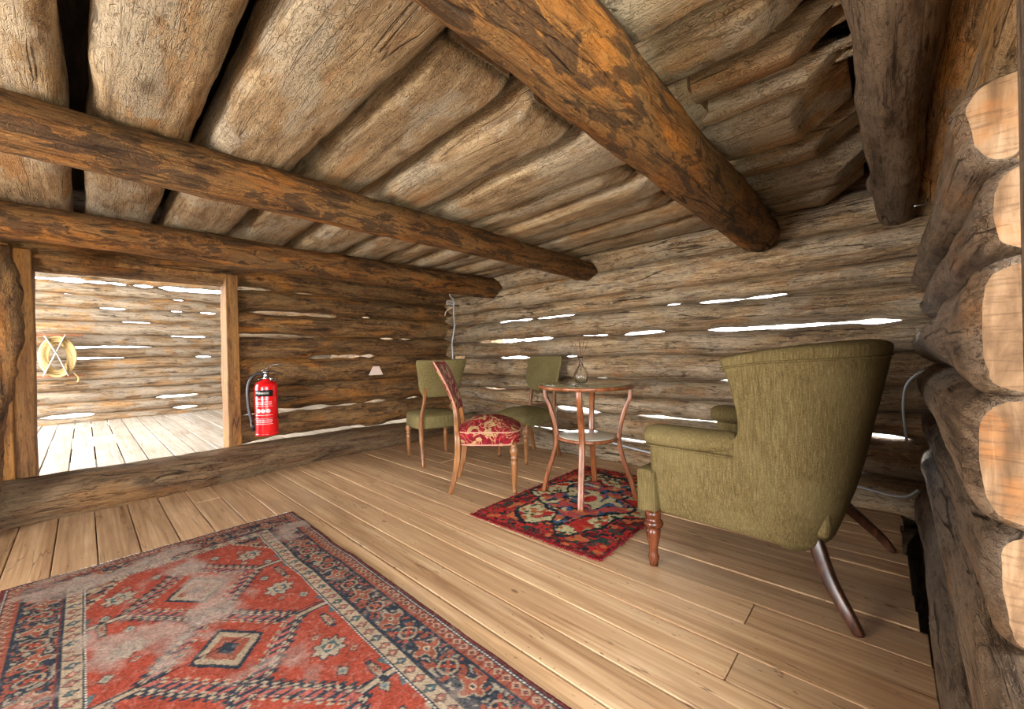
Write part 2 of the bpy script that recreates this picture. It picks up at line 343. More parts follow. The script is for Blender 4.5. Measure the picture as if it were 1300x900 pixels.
while y < 3.7:
    w = rnd.uniform(.155, .185)
    if y+w > 3.75: break
    mt = Matrix.Translation((-6.5, y+w/2, rnd.uniform(-.003, .002)))
    bm = bmesh.new(); box_bm(bm, (-2.5, -w/2+.005, -.03), (2.52, w/2-.005, 0), .003, 1); link('floorboard', from_bm(bm, 'floorboard'), MAT['floor2'], FL2, mt, False); y += w
for x in (-8.5, -6.5, -4.6): box('joist', (x-.06, -1.95, -.17), (x+.06, 3.7, -.033), MAT['roof'], FL2)
bm = bmesh.new(); bmesh.ops.create_grid(bm, x_segments=40, y_segments=40, size=30)
for v_ in bm.verts: v_.co.z = .04*noise.noise(v_.co*.3)
gr = link('ground', from_bm(bm, 'ground'), MAT['ground'], None, Matrix.Translation((-3, 2, -.42))); gr['kind'] = 'structure'

# ------------------------------------------------------------------ walls
# left wall (log axis along world Y). s = world y
LW = structure('wall_left', 'log wall with the doorway and the red extinguisher')
LB = [-.07, .20, .44, .68, .91, 1.105, 1.31, 1.50, 1.70, 1.90]
lg = {1: [(.97, 1.95, .030), (2.2, 2.5, .016)], 2: [(.95, 1.02, .012), (1.12, 1.32, .022), (1.38, 1.62, .022), (1.68, 1.9, .018), (1.98, 2.22, .018), (2.5, 2.62, .012)], 3: [(2.0, 2.04, .01)],
      4: [(1.45, 1.72, .02), (1.74, 1.93, .024), (1.98, 2.08, .03)], 5: [(.9, 1.5, .018), (2.18, 2.3, .014), (2.4, 2.5, .014)], 6: [(.98, 1.68, .018), (1.98, 2.04, .014)], 7: [(.88, 1.12, .016), (1.32, 1.48, .014)]}
plL = lambda s0, off: R2((-3.85-.115+off, s0, 0), 90)
spans = {i: [(-2.1, -.31), (.865, 3.25)] for i in range(1, 7)}; spans[0] = []; spans[7] = [(-2.1, 3.25)]; spans[8] = [(-2.1, 3.25)]
hew = [(0, 0, .86), (.07, 0, .97), (.12, 0, 1)]
lg = {k: [(a, b, w*1.5) for a, b, w in v] for k, v in lg.items()}
wall_logs(LW, LB, lg, -2.1, 3.25, MAT['left'], plL, 11, spans=spans, ends={i: (hew, None) for i in range(1, 7)})
# sill log, thicker towards the near end, standing proud of the wall
sillr = lambda s: interp([-2, 0, 1.5, 3], [.15, .148, .128, .115], s)
log('log', LW, 5.1, lambda x: .06+sillr(x-2)*1.15, lambda x: -.08, lambda x: sillr(x-2)*1.35, [MAT['sill'], MAT['sawn']], R2((-3.70, -2, 0), 90), 71, lambda x: interp([0, 2, 3.5, 5], [0, 0, .12, .14], x), gnarl=.02, n=36, step=.035, knots=6)

# back wall (log axis along world X). s = world x
BW = structure('wall_back', 'grey-brown log wall behind the table and armchair')
BB = [-.09, .17, .39, .54, .68, .875, 1.05, 1.255, 1.385, 1.60, 1.80]
bgaps = {1: [(-2.75, -1.35, .020), (-.3, -.2, .01)], 2: [(-2.35, -1.9, .045), (-1.55, -.7, .034), (-.35, .07, .034)], 3: [(-3.3, -3.1, .014)], 4: [(-.84, -.74, .016)], 5: [(-3.05, -2.7, .018), (-2.2, -2.1, .04)], 6: [(-3.45, -2.78, .034), (-2.75, -2.38, .026), (-1.85, -1.8, .015), (-1.64, -1.3, .018), (-.92, .05, .034)],
         7: [(-3.12, -2.62, .024), (-2.6, -2.12, .022), (-1.25, -1.18, .012), (-1.0, -.75, .012), (-.70, -.5, .02)]}
plB = lambda s0, off: R2((s0, 3.0+.115+off, 0), 0)
bgaps = {k: [(a, b, w*.72) for a, b, w in v] for k, v in bgaps.items()}
wall_logs(BW, BB, bgaps, -4.15, .45, MAT['back'], plB, 23, hy=.13, gnarl=.013, ov=.004)

# right wall (log axis along world Y), sawn ends at the doorway
RW = structure('wall_right', 'dark log wall with sawn log ends beside the near doorway')
RB = [-.08, .20, .40, .61, .82, 1.03, 1.19, 1.33, 1.58, 1.8]
plR = lambda s0, off: R2((.245+off*.8, s0, 0), 90)
log('log', RW, 2.95, lambda s: .195+.01*math.sin(s*4), lambda s: -.10, .165, [MAT['right'], MAT['sawn']], R2((.245, .3, 0), 90), 881, n=40, step=.035, gnarl=.014, boxe=.8)
endy = [.3, .80, 1.02, .99, .99, 1.02, 1.03, .74, .74]
rwl = wall_logs(RW, RB, {1: [(2.6, 2.75, .01)]}, 1.1, 3.25, MAT['right'], plR, 37, hy=.138, gnarl=.0085, spans={i: ([(endy[i], 3.25)] if i else []) for i in range(9)}, ends={i: ([(0, 0, .93), (.03, 0, 1)], None) for i in range(2, 7)}, n=44, step=.028, jit=.03, ov=.008, boxe=lambda x: interp([0, .25, .6], [.45, .62, 1.0], x))
for o in rwl[6:]: o.data.materials[0] = MAT['knotty']
wall_logs(RW, RB, {}, -2.1, -.95, MAT['right'], plR, 38, hy=.118)
log('log', RW, 4.0, lambda s: -.015, lambda s: -.40, .225, [MAT['right'], MAT['sawn']], R2((.27, -.7, 0), 90), 777, n=24, gnarl=.01)
log('log', LW, 5.3, lambda s: -.08, lambda s: -.4, .15, [MAT['sill'], MAT['sawn']], R2((-3.9, -2.1, 0), 90), 778, n=20)
log('log', BW, 4.5, lambda s: -.08, lambda s: -.4, .15, [MAT['back'], MAT['sawn']], R2((-4.1, 3.13, 0), 0), 779, n=20)
# near wall with a window opening
NW = structure('wall_near', 'log wall behind the view with a window opening')
wn = {i: [(-4.15, -2.1), (-1.0, .45)] for i in range(2, 7)}
NB = [-.08, .18, .38, .58, .78, .98, 1.17, 1.36, 1.58, 1.8]
wall_logs(NW, NB, {}, -4.15, .45, MAT['left'], lambda s0, off: R2((s0, -2.0+off, 0), 0), 41, spans=wn, n=16, step=.12)
W1 = structure('window_1', 'plain window opening in the wall behind the view')
for lo, hi in (((-2.1, -2.10, .36), (-1.0, -1.90, .40)), ((-2.1, -2.10, 1.34), (-1.0, -1.90, 1.38)), ((-2.12, -2.10, .36), (-2.08, -1.90, 1.38)), ((-1.02, -2.10, .36), (-.98, -1.90, 1.38))): box('frame_board', lo, hi, MAT['post'], W1, .004)
# further room
FW = structure('wall_far', 'far log wall of the further room with chinks of daylight')
FB = [-.04, .10, .30, .48, .64, .80, .975, 1.15, 1.345, 1.55, 1.77, 1.96, 2.17, 2.42, 2.65, 2.9]
yy = lambda x: -.41+(x-115)*.00416
fg = {1: [(yy(120), yy(235), .05), (yy(475), yy(535), .03)], 2: [(yy(425), yy(550), .035)], 6: [(yy(190), yy(325), .018), (yy(545), yy(592), .016)], 7: [(yy(180), yy(240), .026), (yy(250), yy(375), .028), (yy(380), yy(395), .02)], 8: [(yy(472), yy(492), .016), (yy(497), yy(575), .022)],
      9: [(yy(325), yy(398), .014)], 10: [(yy(265), yy(325), .03), (yy(475), yy(495), .016), (yy(575), yy(620), .026)], 11: [(yy(170), yy(195), .014), (yy(475), yy(510), .012)],
      12: [(yy(60), yy(118), .03), (yy(130), yy(220), .055), (yy(235), yy(280), .045), (yy(298), yy(330), .045), (yy(362), yy(405), .04), (yy(440), yy(660), .06)]}
wall_logs(FW, FB, fg, -2.1, 3.9, MAT['far'], lambda s0, off: R2((-9.0-.115+off, s0, 0), 90), 53, n=20, step=.08, gnarl=.012)
FS = structure('wall_side', 'side log wall of the further room')
wall_logs(FS, FB, {4: [(-8, -7, .03)], 9: [(-6.6, -5.4, .03)]}, -9.2, -3.9, MAT['far'], lambda s0, off: R2((s0, 3.85+off, 0), 0), 59, n=14, step=.15)
upper = [1.9, 2.12, 2.35, 2.6, 2.9]
wall_logs(FS, upper, {}, -2.1, 3.9, MAT['far'], lambda s0, off: R2((-3.97+off, s0, 0), 90), 61, n=14, step=.15)
RC = structure('ceiling', 'high dark plank roof of the further room')
for i in range(30):
    y0 = -2.1+i*.2
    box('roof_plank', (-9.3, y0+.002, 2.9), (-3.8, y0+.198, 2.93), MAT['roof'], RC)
for y in (-2.0, ):
    wall_logs(FS, FB[:4], {}, -9.2, -3.9, MAT['far'], lambda s0, off: R2((s0, -2.0+off, 0), 0), 63, n=14, step=.15, spans={i: [(-9.2, -8.2), (-4.6, -3.9)] for i in range(3)})

# doorway between the rooms
D1 = structure('door_1', 'open doorway framed by hewn posts')
def hewn(name, lo, hi, mat, parent, lean=(0, 0), seed=1, amp=.006, seg=14):
    bm = bmesh.new(); box_bm(bm, lo, hi, .008, 2)
    bmesh.ops.subdivide_edges(bm, edges=[e for e in bm.edges if abs(e.verts[0].co.z-e.verts[1].co.z) > .3], cuts=seg, use_grid_fill=True)
    for v_ in bm.verts:
        z = v_.co.z; a = noise.noise(Vector((v_.co.x*9, v_.co.y*9, z*3.1+seed)))*amp; v_.co.x += a+lean[0]*(z-lo[2]); v_.co.y += a+lean[1]*(z-lo[2])
    bmesh.ops.translate(bm, verts=bm.verts, vec=(-(lo[0]+hi[0])/2, -(lo[1]+hi[1])/2, 0))
    Mx = Matrix.Translation(((lo[0]+hi[0])/2, (lo[1]+hi[1])/2, 0)) @ Matrix.Rotation(-PI/2, 4, 'Y')   # local X runs up the post
    me = from_bm(bm, name); me.transform(Matrix.Rotation(PI/2, 4, 'Y')); return link(name, me, mat, parent, Mx, False)
hewn('jamb', (-4.0, .775, .14), (-3.80, .86, 1.58), MAT['post'], D1, seed=3)
hewn('jamb', (-4.0, -.30, .14), (-3.80, -.205, 1.60), MAT['post'], D1, seed=5)
hewn('lining_board', (-3.87, -.375, .10), (-3.78, -.285, 1.62), MAT['post'], D1, seed=8)
box('lintel_board', (-4.0, -.21, 1.555), (-3.83, .78, 1.58), MAT['post'], D1, .004)

# leaning gnarled prop at the left edge
t_ = thing('wooden_prop', 'gnarled grey-edged hewn prop standing at the left end of the doorway', 'post', (-3.40, -.315, 0))
V_, F_ = tube_data(smooth_path([(.0, -.095, 0), (.0, -.06, .35), (0, -.045, .62), (0, -.015, .86), (0, .022, 1.08), (0, .022, 1.26), (0, .0, 1.52)], 10), .074, 26)
for q_, v_ in enumerate(V_):
    c_ = Vector((0, interp([0, .35, .62, .86, 1.08, 1.26, 1.52], [-.095, -.06, -.045, -.015, .022, .022, 0], v_.z), v_.z)); V_[q_] = v_+(v_-c_)*(.45*noise.noise(Vector((v_.x*9, v_.y*9, v_.z*4)))+.2*noise.noise(v_*22))
tr_ = mesh('trunk', V_, F_); tr_.transform(Matrix.Rotation(PI/2, 4, 'Y')); link('trunk', tr_, MAT['left'], t_, Matrix.Rotation(-PI/2, 4, 'Y'))

# ------------------------------------------------------------------ ceiling
CE = structure('ceiling', 'low ceiling of thick round logs over the near room')
YA = [-1.80, -1.44, -1.08, -.72, -.36, -.01, .33, .71, 1.12, 1.50, 1.83, 2.12, 2.36, 2.58, 2.8, 3.02]        # joints near the left wall
YB = [-1.80, -1.44, -1.08, -.72, -.36, 0., .31, .68, 1.01, 1.34, 1.66, 1.88, 2.12, 2.36, 2.66, 3.0]           # joints near the second beam
rnd = random.Random(12)
for i in range(len(YA)-1):
    x0, x1 = -3.95, rnd.uniform(-.9, -.72) if i not in (5, 6, 9) else -.48
    if i == 7: x1 = -.90
    L = x1-x0; ya, yb = YA[i], YB[i]; ya1, yb1 = YA[i+1], YB[i+1]
    gl = .012 if rnd.random() < .4 else .004
    c = lambda x: ((ya+ya1)/2)+((yb+yb1)/2-(ya+ya1)/2)*x/L
    hw = lambda x: ((ya1-ya)+((yb1-yb)-(ya1-ya))*x/L)/2
    zc = 1.738+rnd.uniform(-.018, .016); hz = .5*(hw(L)*.85)+.03
    yc = c(0); slope = math.atan2(c(L)-c(0), L)
    log('log', CE, L/math.cos(slope), lambda s: zc+2*hz, lambda s: zc-.012-.008*math.sin(s*1.3+i), lambda s, kf=rnd.uniform(.80, .93): hw(min(s, L))*kf-gl, [MAT['ceil'], MAT['sawn']],
        Matrix.Translation((x0, yc, 0)) @ Matrix.Rotation(slope, 4, 'Z'), 200+i, gnarl=.011, n=48, step=.035, knots=1, boxe=.52, end1=[(0, .05, .9), (.06, .02, .97), (.14, 0, 1)])
# shorter hewn logs between second beam and right wall
CB = [(-.9, -.62), (-.60, -.28), (-.25, .08), (.10, .42), (.44, .80), (.83, 1.10), (1.13, 1.36), (1.38, 1.52), (1.55, 1.64), (1.68, 2.09), (2.12, 2.34), (2.38, 2.66), (2.70, 2.95)]
for i, (a, b) in enumerate(CB):
    x0 = -.62+rnd.uniform(-.02, .04); x1 = -.03+rnd.uniform(-.08, .03) if i % 3 else -.10; L = x1-x0; zc = 1.722+rnd.uniform(-.02, .035); hw = (b-a)/2; h2 = min(hw, .13)
    e0 = [(0, .12, .9), (.05+.03*rnd.random(), .03, .98), (.12, 0, 1)]; e1 = [(0, .12, .8), (.08+.04*rnd.random(), .05, .93), (.16, 0, 1)]
    log('log', CE, L, lambda s: zc+2*h2, lambda s: zc, hw*rnd.uniform(.72, .86), [MAT['ceil'], MAT['sawn']], R2((x0, (a+b)/2, 0), 0), 300+i, gnarl=.008, n=40, step=.03, knots=1, boxe=.6, end0=e0, end1=e1)
# upper boarding that closes the roof
for i in range(17):
    y0 = -2.15+i*.32
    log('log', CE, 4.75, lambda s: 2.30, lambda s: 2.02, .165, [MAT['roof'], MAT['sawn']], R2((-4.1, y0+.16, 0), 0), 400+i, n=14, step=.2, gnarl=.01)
def beam(x0, x1, y0, y1, z0, z1, r0, r1, seed, lab=None, mat='beam', **kw):
    L = y1-y0
    o = log('beam', CE, L, lambda s: interp([0, L], [z0+r0, z1+r1], s), lambda s: interp([0, L], [z0-r0, z1-r1], s), lambda s: interp([0, L], [r0, r1], s), [MAT[mat], MAT['sawn']],
        R2((x0, y0, 0), 90), seed, lambda s: -(x1-x0)*s/L, n=44, step=.03, **kw); return o
beam(-1.95, -1.90, -2.0, 3.03, 1.655, 1.60, .098, .078, 501, gnarl=.010)
beam(-.50, -.60, -2.0, 2.98, 1.62, 1.625, .108, .115, 502, gnarl=.011, end1=[(0, 0, .85), (.05, .03, .97), (.15, 0, 1)])
beam(-.005, .03, -2.0, 3.03, 1.60, 1.63, .082, .075, 503, gnarl=.013, mat='right')
beam(-3.14, -3.08, -2.0, 3.03, 1.60, 1.60, .085, .105, 504, gnarl=.013)
wall_logs(CE, [1.8, 2.05, 2.3], {}, -4.1, .4, MAT['roof'], lambda s0, off: R2((s0, 3.12+off, 0), 0), 65, n=16, step=.15)
wall_logs(CE, [1.8, 2.05, 2.3], {}, -2.1, 3.2, MAT['roof'], lambda s0, off: R2((.28+off, s0, 0), 90), 66, n=16, step=.15)
# door post at right edge of the near doorway
D2 = structure('door_2', 'plain post of the near doorway at the right edge')
hewn('jamb', (.1235, .76, .2), (.27, .84, 1.8), MAT['right'], D2, seed=12, amp=.003)

# ------------------------------------------------------------------ carpets drawn as woven colours on real grids
def carpet(name, label, x0, x1, y0, y1, z, res, paint, hfun, group=None, rz=0):
    """paint(U, V) -> rgb arrays in metres from the corner; the colours are stored per vertex (dyed yarn)"""
    Lx, Ly = x1-x0, y1-y0; nx, ny = int(Lx/res)+1, int(Ly/res)+1
    U, Vv = np.meshgrid(np.linspace(0, Lx, nx), np.linspace(0, Ly, ny), indexing='ij'); rgb = paint(U, Vv, Lx, Ly); Z, dX, dY = hfun(U, Vv, Lx, Ly)
    top = np.stack([U-Lx/2+dX, Vv-Ly/2+dY, Z], -1).reshape(-1, 3)
    idx = np.arange(nx*ny).reshape(nx, ny); q = np.stack([idx[:-1, :-1], idx[1:, :-1], idx[1:, 1:], idx[:-1, 1:]], -1).reshape(-1, 4)
    rim = np.concatenate([idx[:, 0], idx[-1, 1:], idx[-2::-1, -1], idx[0, -2:0:-1]]); low = top[rim].copy(); low[:, 2] = .0005
    b = len(top); k = np.arange(len(rim)); k2 = (k+1) % len(rim); sides = np.stack([rim[k2], rim[k], b+k, b+k2], -1)
    V = np.concatenate([top, low]); Fq = np.concatenate([q, sides]).tolist(); Fq.append(list(range(b, b+len(rim)))[::-1])
    me = bpy.data.meshes.new(name); me.from_pydata(V.tolist(), [], Fq); me.update()
    ca = me.color_attributes.new('dye', 'FLOAT_COLOR', 'POINT'); C4 = np.ones((len(V), 4), np.float32); C4[:b, :3] = rgb.reshape(-1, 3); C4[b:, :3] = rgb.reshape(-1, 3)[rim]
    ca.data.foreach_set('color', C4.ravel())
    t = NT(name+'_yarn'); a = t.n('ShaderNodeVertexColor', layer_name='dye'); v = t.coord(False); n = t.noise(v, 420, 2, .6); n2 = t.noise(v, 60, 3, .6)
    c = t.mix(t.ss(n, .3, .7, .25, 0), a.outputs[0], (.02, .015, .012, 1)); c = t.mix(t.ss(n2, .5, .75, 0, .14), c, lin('#c9b7a4')); t.bump(t.math('ADD', n, n2), .6, .003)
    o = link(name, me, t.base(c, .95, .1), None, Matrix.Translation(((x0+x1)/2, (y0+y1)/2, z)) @ Matrix.Rotation(rz, 4, 'Z'))
    o['label'] = label; o['category'] = 'rug'; return o
def L3(h): return np.array(lin(h)[:3])
def fnoise(U, V, sx, sy, seed, octv=3):
    """smooth value noise on arrays"""
    out = np.zeros_like(U); amp = 1; tot = 0
    for o in range(octv):
        rs = np.random.RandomState(seed+o); G = rs.rand(97, 97); x = (U*sx*2**o) % 96; y = (V*sy*2**o) % 96; i = x.astype(int); j = y.astype(int); fx = x-i; fy = y-j; fx = fx*fx*(3-2*fx); fy = fy*fy*(3-2*fy)
        out += amp*((G[i, j]*(1-fx)+G[i+1, j]*fx)*(1-fy)+(G[i, j+1]*(1-fx)+G[i+1, j+1]*fx)*fy); tot += amp; amp *= .5
    return out/tot
NAVY, RED, RUST, BEIGE, BROWN, TEAL, CREAM, WINE = map(L3, ('#262c34', '#883a2a', '#7e4433', '#9c8870', '#4a2a26', '#54686a', '#b4a898', '#5a2626'))
def paint_big(U, V, Lx, Ly):
    q = .004; U2 = np.round(U/q)*q; V2 = np.round(V/q)*q; C = np.zeros(U.shape+(3,))
    def fill(m, c): C[m] = c
    e = np.minimum(np.minimum(U2, Lx-U2), np.minimum(V2, Ly-V2)); e = e*1.0
    horiz = np.minimum(V2, Ly-V2) <= np.minimum(U2, Lx-U2); s = np.where(horiz, U2, V2)       # coordinate along the border
    fill(e >= 0, WINE)
    # outer band with small squares
    m = (e > .012) & (e < .062); fill(m, RUST); ph = (s/.036) % 1; c1 = e-.037
    fill(m & (np.abs(ph-.5)*.036+np.abs(c1) < .017), BEIGE*.75+RED*.2); fill(m & (np.abs(ph-.5)*.036+np.abs(c1) < .010), NAVY); fill(m & (np.abs(ph-.5)*.036+np.abs(c1) < .005), RED)
    fill(m & (np.abs(ph) < .09), WINE)
    for a in (.012, .062, .168, .222): fill((e > a) & (e < a+.009), NAVY)
    for a in (.0145, .2255): fill((e > a) & (e < a+.0045) & (((s/.012) % 1) < .5), CREAM)
    # main band, flowers and crossed leaves on navy
    m = (e > .071) & (e < .168); fill(m, NAVY); P = .105; ph = ((s/P) % 1-.5)*P; c1 = e-.1195; r = np.hypot(ph, c1); th = np.arctan2(c1, ph)
    alt = ((s/P).astype(int) % 2) == 0; rad = .030*(1+.35*np.cos(4*th)); fill(m & alt & (r < rad+.006), BEIGE*.8); fill(m & alt & (r < rad), RUST*1.0); fill(m & (r < .012), BEIGE); fill(m & (r < .006), NAVY)
    fill(m & ~alt & (np.abs(np.abs(ph)-np.abs(c1)) < .007) & (r < .048), RED*.9); fill(m & ~alt & (np.abs(r-.028) < .004), BEIGE*.7)
    f = fnoise(U2, V2, 60, 60, 5, 2); fill(m & (f > .60) & (r > .038), RUST); fill(m & (f < .33) & (r > .038), BEIGE*.6+TEAL*.2)
    # beige guard with diamonds
    m = (e > .177) & (e < .222); fill(m, BEIGE*.92); ph = ((s/.048) % 1-.5)*.048; c1 = e-.1995; d = np.abs(ph)+np.abs(c1)*.9; k = (s/.048).astype(int) % 3
    fill(m & (d < .019), NAVY); fill(m & (d < .015), np.array([.25, .09, .06])); fill(m & (d < .006), BEIGE); fill(m & (k == 1) & (d < .015) & (d > .006), TEAL*.6)
    # field
    m = e > .231; fill(m, RED); X = U2-Lx/2; Y = V2-Ly/2; fx = Lx/2-.231; fy = Ly/2-.231
    def diamond(cx, cy, ax, ay): return np.abs(X-cx)/ax+np.abs(Y-cy)/ay
    # stepped corner pieces
    for sx in (-1, 1):
        for sy in (-1, 1):
            a = (fx-sx*X); b = (fy-sy*Y); stp = np.floor(a/.022)*.022*.62+b
            mm = m & (stp < .115) & (a >= 0) & (b >= 0); fill(mm, BEIGE*.85); mm = mm & (stp < .103); fill(mm, NAVY)
            fill(mm & (fnoise(U2, V2, 45, 45, 9, 2) > .56), RUST); fill(mm & (fnoise(U2, V2, 50, 50, 19, 2) > .64), BEIGE*.8)
    # chain of medallions along the rug
    for cx in (-.47, 0, .47):
        d = diamond(cx, 0, .30, .235) + .03*np.sign(np.sin(X*260)); 
        fill(m & (d < 1) & (d > .93), NAVY); fill(m & (d <= .93) & (d > .88), BEIGE*.9); fill(m & (d <= .88) & (d > .70), NAVY*1.2)
        zz = (d <= .86) & (d > .72) & (((np.abs(X-cx)*38) % 1) < .55); fill(m & zz, np.array([.30, .08, .06])); fill(m & (d <= .70) & (d > .66), BEIGE*.9); fill(m & (d <= .66), RED*1.02)
        d2 = diamond(cx, 0, .13, .10); fill(m & (d2 < 1), NAVY); fill(m & (d2 < .85), BEIGE*.85); fill(m & (d2 < .6), RUST); fill(m & (d2 < .3), NAVY)
        for sg in (-1, 1):
            p = (np.abs(X-cx) < .016) & (sg*Y > .2) & (sg*Y < .33); fill(m & p, NAVY); fill(m & (np.abs(X-cx) < .008) & (sg*Y > .2) & (sg*Y < .33), BEIGE*.9)
            hk = (np.abs(sg*Y-.32+np.abs(X-cx)*.35) < .012) & (np.abs(X-cx) < .07); fill(m & hk, TEAL*.7)
    # scattered stars, lozenges and feathers
    def star(cx, cy, R):
        x = X-cx; y = Y-cy; r = np.hypot(x, y); th = np.arctan2(y, x); rad = R*(.62+.38*np.abs(((th*8/(2*PI)) % 1)*2-1)**1.0)
        fill(m & (r < rad+.005), NAVY); fill(m & (r < rad), BEIGE*.8+TEAL*.15); fill(m & (np.maximum(abs(x), abs(y)) < R*.40), TEAL*.6); fill(m & (abs(x)+abs(y) < R*.32), BEIGE); fill(m & (abs(x)+abs(y) < R*.14), RED)
    def loz(cx, cy, a, b, c=TEAL, rot=0):
        x = (X-cx)*math.cos(rot)+(Y-cy)*math.sin(rot); y = -(X-cx)*math.sin(rot)+(Y-cy)*math.cos(rot); d = abs(x)/a+abs(y)/b; fill(m & (d < 1.25), NAVY); fill(m & (d < 1), BEIGE*.85); fill(m & (d < .55), c)
    def feather(cx, cy, a, b):
        d = np.maximum(abs(X-cx)/a, abs(Y-cy)/b+.35*abs(X-cx)/a)+.12*np.sign(np.sin(X*420)); fill(m & (d < 1.1), NAVY); fill(m & (d < .75), BEIGE*.7); fill(m & (d < .4), RUST)
    for sg in (-1, 1):
        for x in (-.63, -.235, .235, .63): star(x, sg*.215, .052)
        for x, y in ((-.50, .255), (-.72, .10), (-.36, .20), (.12, .265), (-.12, .265), (.36, .20), (.5, .255), (.72, .1)): loz(x, sg*y, .022, .016)
        for x in (-.40, .07, .40): feather(x+.03*sg, sg*.265, .048, .012)
        for x, y in ((-.30, .265), (-.16, .20), (.16, .2), (.3, .265), (-.57, .18), (.57, .18), (-.70, .19), (.70, .19)): loz(x, sg*y, .013, .013, RED)
    fill(m & (np.abs(X+.02+.01*np.sin(Y*9)) < .0025), NAVY*.6)
    # worn, faded areas
    w = fnoise(U, V, 9, 9, 31, 4); d1 = np.exp(-(((U-.42)/.42)**2+((V-.52)/.10)**2)); d2 = np.exp(-(((U-.16)/.07)**2+((V-.35)/.34)**2)); d3 = np.exp(-(((U-.80)/.25)**2+((V-.36)/.12)**2))
    d4 = np.exp(-(((U-.25)/.13)**2+((V-.85)/.25)**2))
    k = np.clip((w-.46)*4+1.6*np.maximum(np.maximum(d1, d2), np.maximum(d3*.8, d4*.6))-.85, 0, .72)[..., None]; C = C*(1-k)+(CREAM*.58+np.array([.035, .0, .0]))*k
    v = (fnoise(U, V, 30, 30, 77, 3)-.5)[..., None]; C = np.clip(C*(1+v*.5), .004, 1); j = np.random.RandomState(3).rand(*U.shape)[..., None]; return C*(.66+.6*j)
def h_big(U, V, Lx, Ly):
    Z = .005+.004*fnoise(U, V, 3, 3, 2, 3)+.0012*np.random.RandomState(1).rand(*U.shape); wob = (fnoise(U, V*0, 5, 1, 8, 2)-.5)*.018*(V/Ly); return Z, (fnoise(U*0, V, 1, 5, 12, 2)-.5)*.02, wob
rg = carpet('rug', 'large worn red rug with navy and beige patterned borders lying in the foreground', -2.57, -.45, -.235, .825, .001, .0042, paint_big, h_big)
# fringe on its far short side
V, Fc = [], []
r_ = random.Random(4)
for i in range(150):
    y = -.225+i*.0069; a = r_.uniform(-.006, .006); L = r_.uniform(.02, .035); tube_data([(-2.565, y, .006), (-2.565-L*.5, y+a, .006), (-2.565-L, y+a*2, .003)], .0011, 4, V=V, Fc=Fc)
o = link('fringe', mesh('fringe', [v-Vector((-1.51, .295, .001)) for v in V], Fc), MAT['strap'], rg, Matrix.Identity(4)); o['kind'] = 'stuff'; o['label'] = 'short pale fringe'
def paint_small(U, V, Lx, Ly):
    q = .008; U2 = np.round(U/q)*q; V2 = np.round(V/q)*q; C = np.zeros(U.shape+(3,)); e = np.minimum(np.minimum(U2, Lx-U2), np.minimum(V2, Ly-V2)); r = np.random.RandomState(5)
    RD, DR, GR, BL, CR, OR, NV, PK = map(L3, ('#b02a24', '#6a1a1a', '#2c4038', '#3a5878', '#c2b88c', '#c0683e', '#18222a', '#b04a44'))
    n = fnoise(U2, V2, 26, 26, 1, 2); n2 = fnoise(U2, V2, 40, 40, 22, 2); n3 = fnoise(U2, V2, 18, 18, 41, 2)
    C[:] = RD; C[n > .56] = DR; C[n2 > .60] = GR; C[n3 > .64] = OR; C[n2 < .30] = NV
    X = (U2-Lx/2)/(Lx/2); Y = (V2-Ly/2)/(Ly/2); th = np.arctan2(Y, X); R = np.hypot(X, Y)
    wob = .80+.10*np.cos(6*th)+.05*np.cos(11*th+1)
    m = R < wob+.05; C[m] = NV; m = R < wob; C[m] = CR; C[m & (n > .60)] = OR*.8; C[m & (n2 < .33)] = GR; C[m & (n3 > .62)] = RD
    wb = .55+.10*np.cos(5*th+.6)+.05*np.cos(9*th); m = R < wb+.05; C[m] = NV; m = R < wb; C[m] = BL; C[m & (n2 > .55)] = NV; C[m & (n > .58)] = OR; C[m & (n3 > .6)] = PK; C[m & (n3 < .33)] = CR
    m = R < .16; C[m] = CR; m = R < .1; C[m] = RD
    C[e < .018] = DR
    j = r.rand(*U.shape)[..., None]; return C*(.7+.6*j)
def h_small(U, V, Lx, Ly):
    e = np.minimum(np.minimum(U, Lx-U), np.minimum(V, Ly-V)); r = np.random.RandomState(9).rand(*U.shape); Z = .002+.003*np.clip(e/.02, 0, 1)+.004*r+.0015*fnoise(U, V, 20, 20, 2, 2)
    return Z, (fnoise(U, V, 14, 14, 6, 2)-.5)*.016, (fnoise(U, V, 14, 14, 7, 2)-.5)*.016
sr = carpet('rug', 'small shaggy red, navy and cream rug under the round table', -1.765, -.945, 1.50, 2.72, .0005, .006, paint_small, h_small, rz=math.radians(2))
V, Fc = [], []
for i in range(420):
    side = i % 3; u = r_.random()
    if side == 0: p = Vector((-.405+u*.81, -.607, .005)); d = Vector((r_.uniform(-.5, .5), -1, 0))
    elif side == 1: p = Vector((-.405+u*.81, .607, .005)); d = Vector((r_.uniform(-.5, .5), 1, 0))
    else: p = Vector((.403*(1 if i % 2 else -1), -.61+u*1.22, .005)); d = Vector((1 if i % 2 else -1, r_.uniform(-.5, .5), 0))
    L = r_.uniform(.008, .02); tube_data([p, p+d*L*.5+Vector((0, 0, .001)), p+d*L-Vector((0, 0, .003))], [.003, .0028, .0015], 4, V=V, Fc=Fc)
MAT['tuft'] = simple('dark_red_wool', '#7e1c26', .95, 0, .1)
o = link('fringe', mesh('fringe', V, Fc), MAT['tuft'], sr, Matrix.Identity(4)); o['kind'] = 'stuff'

